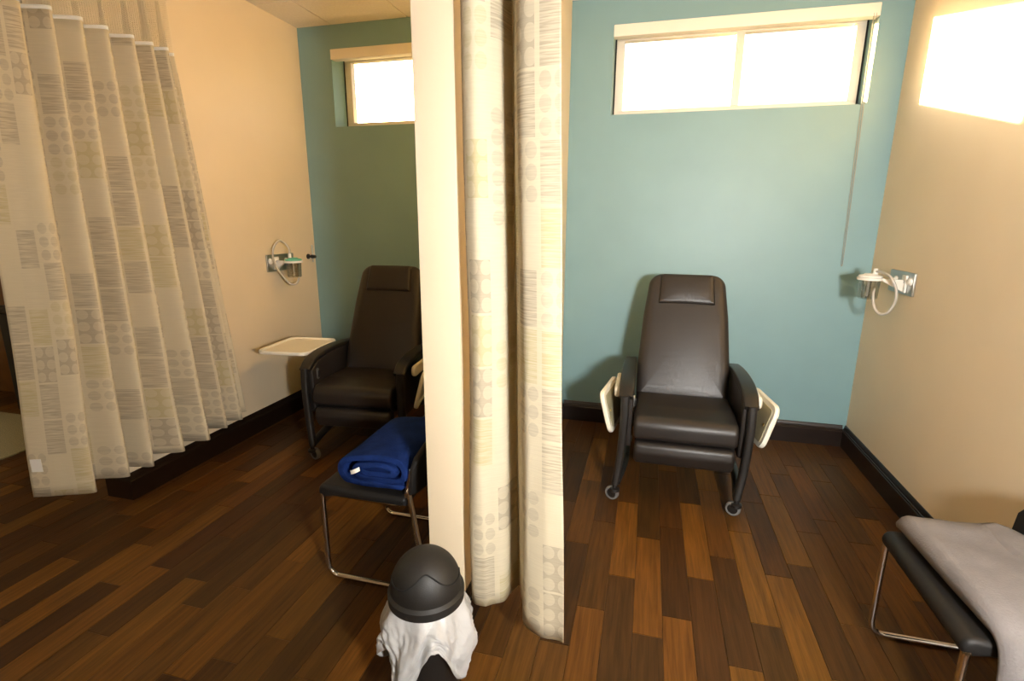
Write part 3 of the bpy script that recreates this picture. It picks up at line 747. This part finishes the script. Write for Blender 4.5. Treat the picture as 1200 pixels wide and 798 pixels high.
# liner bag hanging over the rim, open skirt with wavy hem
bm = bmesh.new(); SEG, ROW = 160, 36; rows = []
for j in range(ROW+1):
    f = j/ROW; row = []
    for k in range(SEG):
        a = 2*math.pi*k/SEG
        rel = (a-view+math.pi) % (2*math.pi)-math.pi
        hem = .190-.055*math.cos(3*a+.4)*.6-.03*math.sin(5*a)
        hem = hem-.115*math.exp(-((rel-.05)/.38)**2)+.075*math.exp(-((rel+.78)/.30)**2)+.06*math.exp(-((rel-.85)/.35)**2)
        hem = max(.08, hem-.005)
        z = ZR-.030-hem*f
        rad = RD-.010+.038*math.sin(min(1, f*1.6)*math.pi/2)-.004*f
        nn_ = noise3(math.cos(a)*2.2, math.sin(a)*2.2, f*1.6, 2.0); n2_ = noise3(math.cos(a)*3+4, math.sin(a)*3, f*4, 2.2)
        wob = (.004+.008*f)*math.sin(7*a+2.2*math.sin(3*f+a))+.004*f*math.sin(19*a+5*f)+.014*min(1, f*3)*(.35-abs(nn_))+.010*min(1, f*3)*(.3-abs(n2_))
        row.append(bm.verts.new(((rad+wob)*math.cos(a), (rad+wob)*math.sin(a), z)))
    rows.append(row)
for A, B in zip(rows, rows[1:]):
    for k in range(SEG): bm.faces.new((A[k], A[(k+1) % SEG], B[(k+1) % SEG], B[k]))
lin = bm_obj('bin_liner', bm, 'bag', t, smooth=True); lin['label'] = 'crumpled white plastic liner'
lin.modifiers.new('thick', 'SOLIDIFY').thickness = .0015

# ------------------------------------------------------------------ cubicle curtains
UOFF = [0.0]
def cloth(name, top, bot, zt, zb, m, parent, L, sub=10, nv=40, ease=1.0, wob=.0, thick=.0022, loc=(0, 0, 0), hem=None):
    A, B = catmull([(*p, 0) for p in top], sub), catmull([(*p, 0) for p in bot], sub)
    L = sum((B[i+1]-B[i]).length for i in range(len(B)-1)); U0 = UOFF[0]
    bm = bmesh.new(); uvl = bm.loops.layers.uv.new('UVMap'); n = len(A); G = []; UV = {}
    for j in range(nv+1):
        f = j/nv; fe = f**ease; row = []
        for i in range(n):
            p = A[i].lerp(B[i], fe)
            zz = zt+(zb+(hem(i/(n-1)) if hem else 0)-zt)*f
            w = wob*f*(1-.3*f)
            v = bm.verts.new((p.x+w*noise3(i/n*9, zz*1.3, 1, 1.0)-loc[0], p.y+w*noise3(i/n*9, zz*1.3, 6, 1.0)-loc[1], zz-loc[2])); UV[v] = (U0+i/(n-1)*L, zz); row.append(v)
        G.append(row)
    for j in range(nv):
        for i in range(n-1):
            f = bm.faces.new((G[j][i], G[j+1][i], G[j+1][i+1], G[j][i+1]))
            for lp in f.loops: lp[uvl].uv = UV[lp.vert]
    me = bpy.data.meshes.new(name); bm.to_mesh(me); bm.free()
    o = link(name, me, m, parent, True)
    md = o.modifiers.new('thick', 'SOLIDIFY'); md.thickness = thick; md.offset = 0
    return o
def curtain(loc, label, top, bot, zh, zb, L, mesh_top, hem=None, ease=1.0):
    t = tag(empty('cubicle_curtain', loc), label, 'curtain', 'patterned cubicle curtains')
    cloth('curtain_panel', top, bot, zh, zb, 'curtain', t, L, loc=loc, wob=.02, hem=hem, ease=ease)
    cloth('mesh_header', mesh_top, top, ZC-.035, zh, 'net', t, L, nv=10, loc=loc, thick=.001)
    o = cloth('header_band', top, top, zh+.008, zh-.008, 'tag', t, L, nv=1, loc=loc, thick=.006)
    lowp = [(b[0]+(a[0]-b[0])*.012, b[1]+(a[1]-b[1])*.012) for a, b in zip(top, bot)]
    return t
topL = [(-2.700, 1.66), (-2.665, 1.75), (-2.62, 1.83), (-2.708, 1.875), (-2.588, 1.93), (-2.708, 1.99), (-2.588, 2.06), (-2.708, 2.12), (-2.588, 2.18), (-2.708, 2.25), (-2.585, 2.31), (-2.708, 2.37), (-2.588, 2.42), (-2.708, 2.47), (-2.588, 2.51), (-2.69, 2.56), (-2.64, 2.60)]
botL = [(-2.79, 1.60), (-2.66, 1.65), (-2.545, 1.715), (-2.70, 1.79), (-2.540, 1.865), (-2.70, 1.93), (-2.525, 2.00), (-2.70, 2.09), (-2.520, 2.18), (-2.70, 2.27), (-2.510, 2.36), (-2.70, 2.46), (-2.540, 2.53), (-2.70, 2.60), (-2.560, 2.68), (-2.67, 2.74), (-2.64, 2.81)]
mtL = [(-2.665+(x+2.665)*.5, y) for x, y in topL]
cl = curtain((-2.65, 2.2, 0), 'patterned cream curtain gathered along the left wall', topL, botL, 2.432, .235, 2.3, mtL)
# care tag near the hem of the leading edge
bx_ = boxes('care_tag', [((-.024, -.0006, -.032), (.024, .0006, .032))], 'tag', cl)
pa, pb = Vector((-2.79, 1.60)), Vector((-2.66, 1.65)); dv = (pb-pa).normalized()
bx_.location = (pa.x+dv.x*.045-dv.y*-.0 + .006 - (-2.65), pa.y+dv.y*.045-.012-2.2, .40); bx_.rotation_euler = (0, 0, math.atan2(dv.y, dv.x))
UOFF[0] = 7.03
topP = [(-.566, 1.625), (-.562, 1.555), (-.515, 1.525), (-.466, 1.57), (-.437, 1.65), (-.408, 1.55), (-.376, 1.482), (-.320, 1.458), (-.265, 1.452)]
botP = [(-.562, 1.62), (-.548, 1.555), (-.490, 1.528), (-.440, 1.58), (-.405, 1.665), (-.362, 1.55), (-.330, 1.475), (-.264, 1.447), (-.196, 1.440)]
mtP = [(x, 1.54+(y-1.54)*.5) for x, y in topP]
curtain((-.40, 1.54, 0), 'patterned cream curtain hanging beside the middle partition', topP, botP, 2.432, .178, .95, mtP)
def track(name, path, label):
    tt = tag(tube(name, path, .012, 'alu', seg=8, flat=.9), label, 'curtain track', 'ceiling curtain tracks')
track('curtain_track', fillet([(-2.665, 2.66, ZC-.022), (-2.665, 1.45, ZC-.022), (-1.0, 1.45, ZC-.022), (-.78, 1.45, ZC-.022)], [0, .25, 0, 0]), 'aluminium ceiling track carrying the left curtain')
track('curtain_track', [(-.60, 1.54, ZC-.022), (1.39, 1.54, ZC-.022)], 'aluminium ceiling track carrying the curtain beside the partition')

# ------------------------------------------------------------------ wall suction units
def suction(side, loc, label, lid, loop_up):
    """local: +x points out of the wall, y along the wall towards the back wall, z up"""
    t = tag(empty('suction_unit', loc), label, 'suction unit', 'wall-mounted suction units')
    if side > 0: t.scale = (1, 1, 1)
    X = lambda x: -side*x
    P = lambda x, y, z: (X(x), y, z)
    nx = (X(1), 0, 0)
    puff('wall_plate', rrect(.30, .125, .006, 3), .012, .003, 'steel', t, basis=basis(P(.007, 0, 0), (0, 1, 0), (0, 0, 1), nx))
    for k, (yy, zz) in enumerate(((-.06, .01), (-.115, .015), (.06, .01))):
        lathe('outlet', [(0, .014), (.010, .014), (.013, .010), (.020, .008), (.022, 0), (0, 0)], 'white' if k else 'plastic', t, seg=18, M4=basis(P(.013, yy, zz), (0, 1, 0), (0, 0, 1), nx))
    # white bracket: wedge at the plate, arm, ring round the canister
    cx, cy = (.150, .05) if side > 0 else (.150, -.035)
    br = boxes('bracket', [((min(X(.014), X(.026)), -.085, -.05), (max(X(.014), X(.026)), -.035, .045))], 'white', t, bevel=.003)
    bm = bmesh.new()
    w = [(.026, -.045, .018), (.026, -.045, -.045), (cx-.045, cy-.03, .004), (cx-.045, cy-.03, .018)]
    va = [bm.verts.new(P(*p)) for p in w]; vb = [bm.verts.new(P(p[0], p[1]-.022, p[2])) for p in w]
    bm.faces.new(va); bm.faces.new(vb[::-1])
    for k in range(4): bm.faces.new((va[k], va[(k+1) % 4], vb[(k+1) % 4], vb[k]))
    bm_obj('bracket_arm', bm, 'white', br)
    lathe('bracket_ring', [(.056, .004), (.066, .004), (.066, .018), (.056, .018), (.056, .004)], 'white', br, seg=32, M4=Matrix.Translation(P(cx, cy, 0)))
    can = lathe('canister', [(0, -.105), (.046, -.105), (.050, -.100), (.0555, .020), (.053, .020), (.048, -.098), (0, -.101)], 'clear', t, seg=32, M4=Matrix.Translation(P(cx, cy, 0)))
    lathe('canister_lid', [(0, .040), (.030, .040), (.036, .034), (.058, .030), (.060, .020), (0, .020)], lid, can, seg=32, M4=Matrix.Translation(P(cx, cy, 0)))
    lathe('spout', [(0, .070), (.011, .070), (.013, .040), (0, .040)], 'white', can, seg=14, M4=Matrix.Translation(P(cx-.018, cy-.012, 0)))
    lathe('inner_tube', [(0, -.09), (.007, -.09), (.007, .02), (0, .02)], 'white', can, seg=10, M4=Matrix.Translation(P(cx+.012, cy-.02, 0)))
    if loop_up:
        hose = [P(cx-.018, cy-.012, .065), P(cx-.018, cy-.015, .11), P(cx-.04, cy-.04, .155), P(.10, -.12, .165), P(.075, -.15, .11), P(.070, -.15, .03), P(.080, -.125, -.04), P(.100, -.095, -.10), P(.135, -.075, -.15), P(.17, -.05, -.15), P(.185, -.03, -.11)]
    else:
        hose = [P(cx-.018, cy-.012, .055), P(cx-.03, cy-.06, .055), P(.10, -.085, .035), P(.07, -.10, -.03), P(.065, -.10, -.10), P(.085, -.08, -.165), P(.115, -.045, -.175), P(.135, -.015, -.13), P(.14, .0, -.07), P(.135, .01, -.04)]
    tube('hose', catmull(hose, 7), .0075, 'hose', t, seg=10)
    return t
suction(1, (XR, 3.40, 1.207), 'steel outlet plate with clear suction canister on the right wall', 'white', False)
suction(-1, (XL, 3.41, 1.215), 'steel outlet plate with mint-lidded suction canister on the left wall', 'mint', True)
t = tag(empty('flow_regulator', (XL, 3.76, 1.235)), 'dark regulator knob with thin gauge rod on the left wall', 'regulator')
lathe('knob', [(0, .075), (.012, .072), (.016, .050), (.016, .035), (.009, .030), (.009, 0), (0, 0)], 'plastic', t, seg=18, M4=basis((.0, 0, 0), (0, 1, 0), (0, 0, 1), (1, 0, 0)))
tube('gauge_rod', [(.045, 0, -.045), (.045, 0, .095)], .0055, 'steel', t, seg=10)
lathe('wall_flange', [(0, .008), (.02, .008), (.022, 0), (0, 0)], 'plastic', t, seg=18, M4=basis((.0005, 0, 0), (0, 1, 0), (0, 0, 1), (1, 0, 0)))

# ------------------------------------------------------------------ photographer's light stand beside the camera
LS = (.90, -.38, 0)
t = tag(empty('light_stand', LS), "photographer's tripod light with round diffuser beside the camera", 'lamp')
tube('pole', [(0, 0, .12), (0, 0, 1.52)], .013, 'plastic', t, seg=12)
for k in range(3):
    a = R(90+120*k); tube('leg', [(0, 0, .62), (.40*math.cos(a), .40*math.sin(a), .012)], .010, 'plastic', t, seg=8)
aim = (Vector((.25, 3.0, 1.25))-Vector((LS[0], LS[1], 1.60))).normalized()
q = aim.to_track_quat('Z', 'Y').to_matrix().to_4x4(); q.translation = (0, 0, 1.60)
lathe('lamp_head', [(0, -.17), (.05, -.17), (.055, -.08), (.17, .0), (.19, .12), (.186, .12), (.172, .004), (0, -.004)], 'plastic', t, seg=40, M4=q)
lathe('diffuser', [(0, .010), (.165, .010), (.165, .016), (0, .016)], 'stand', t, seg=40, M4=q)
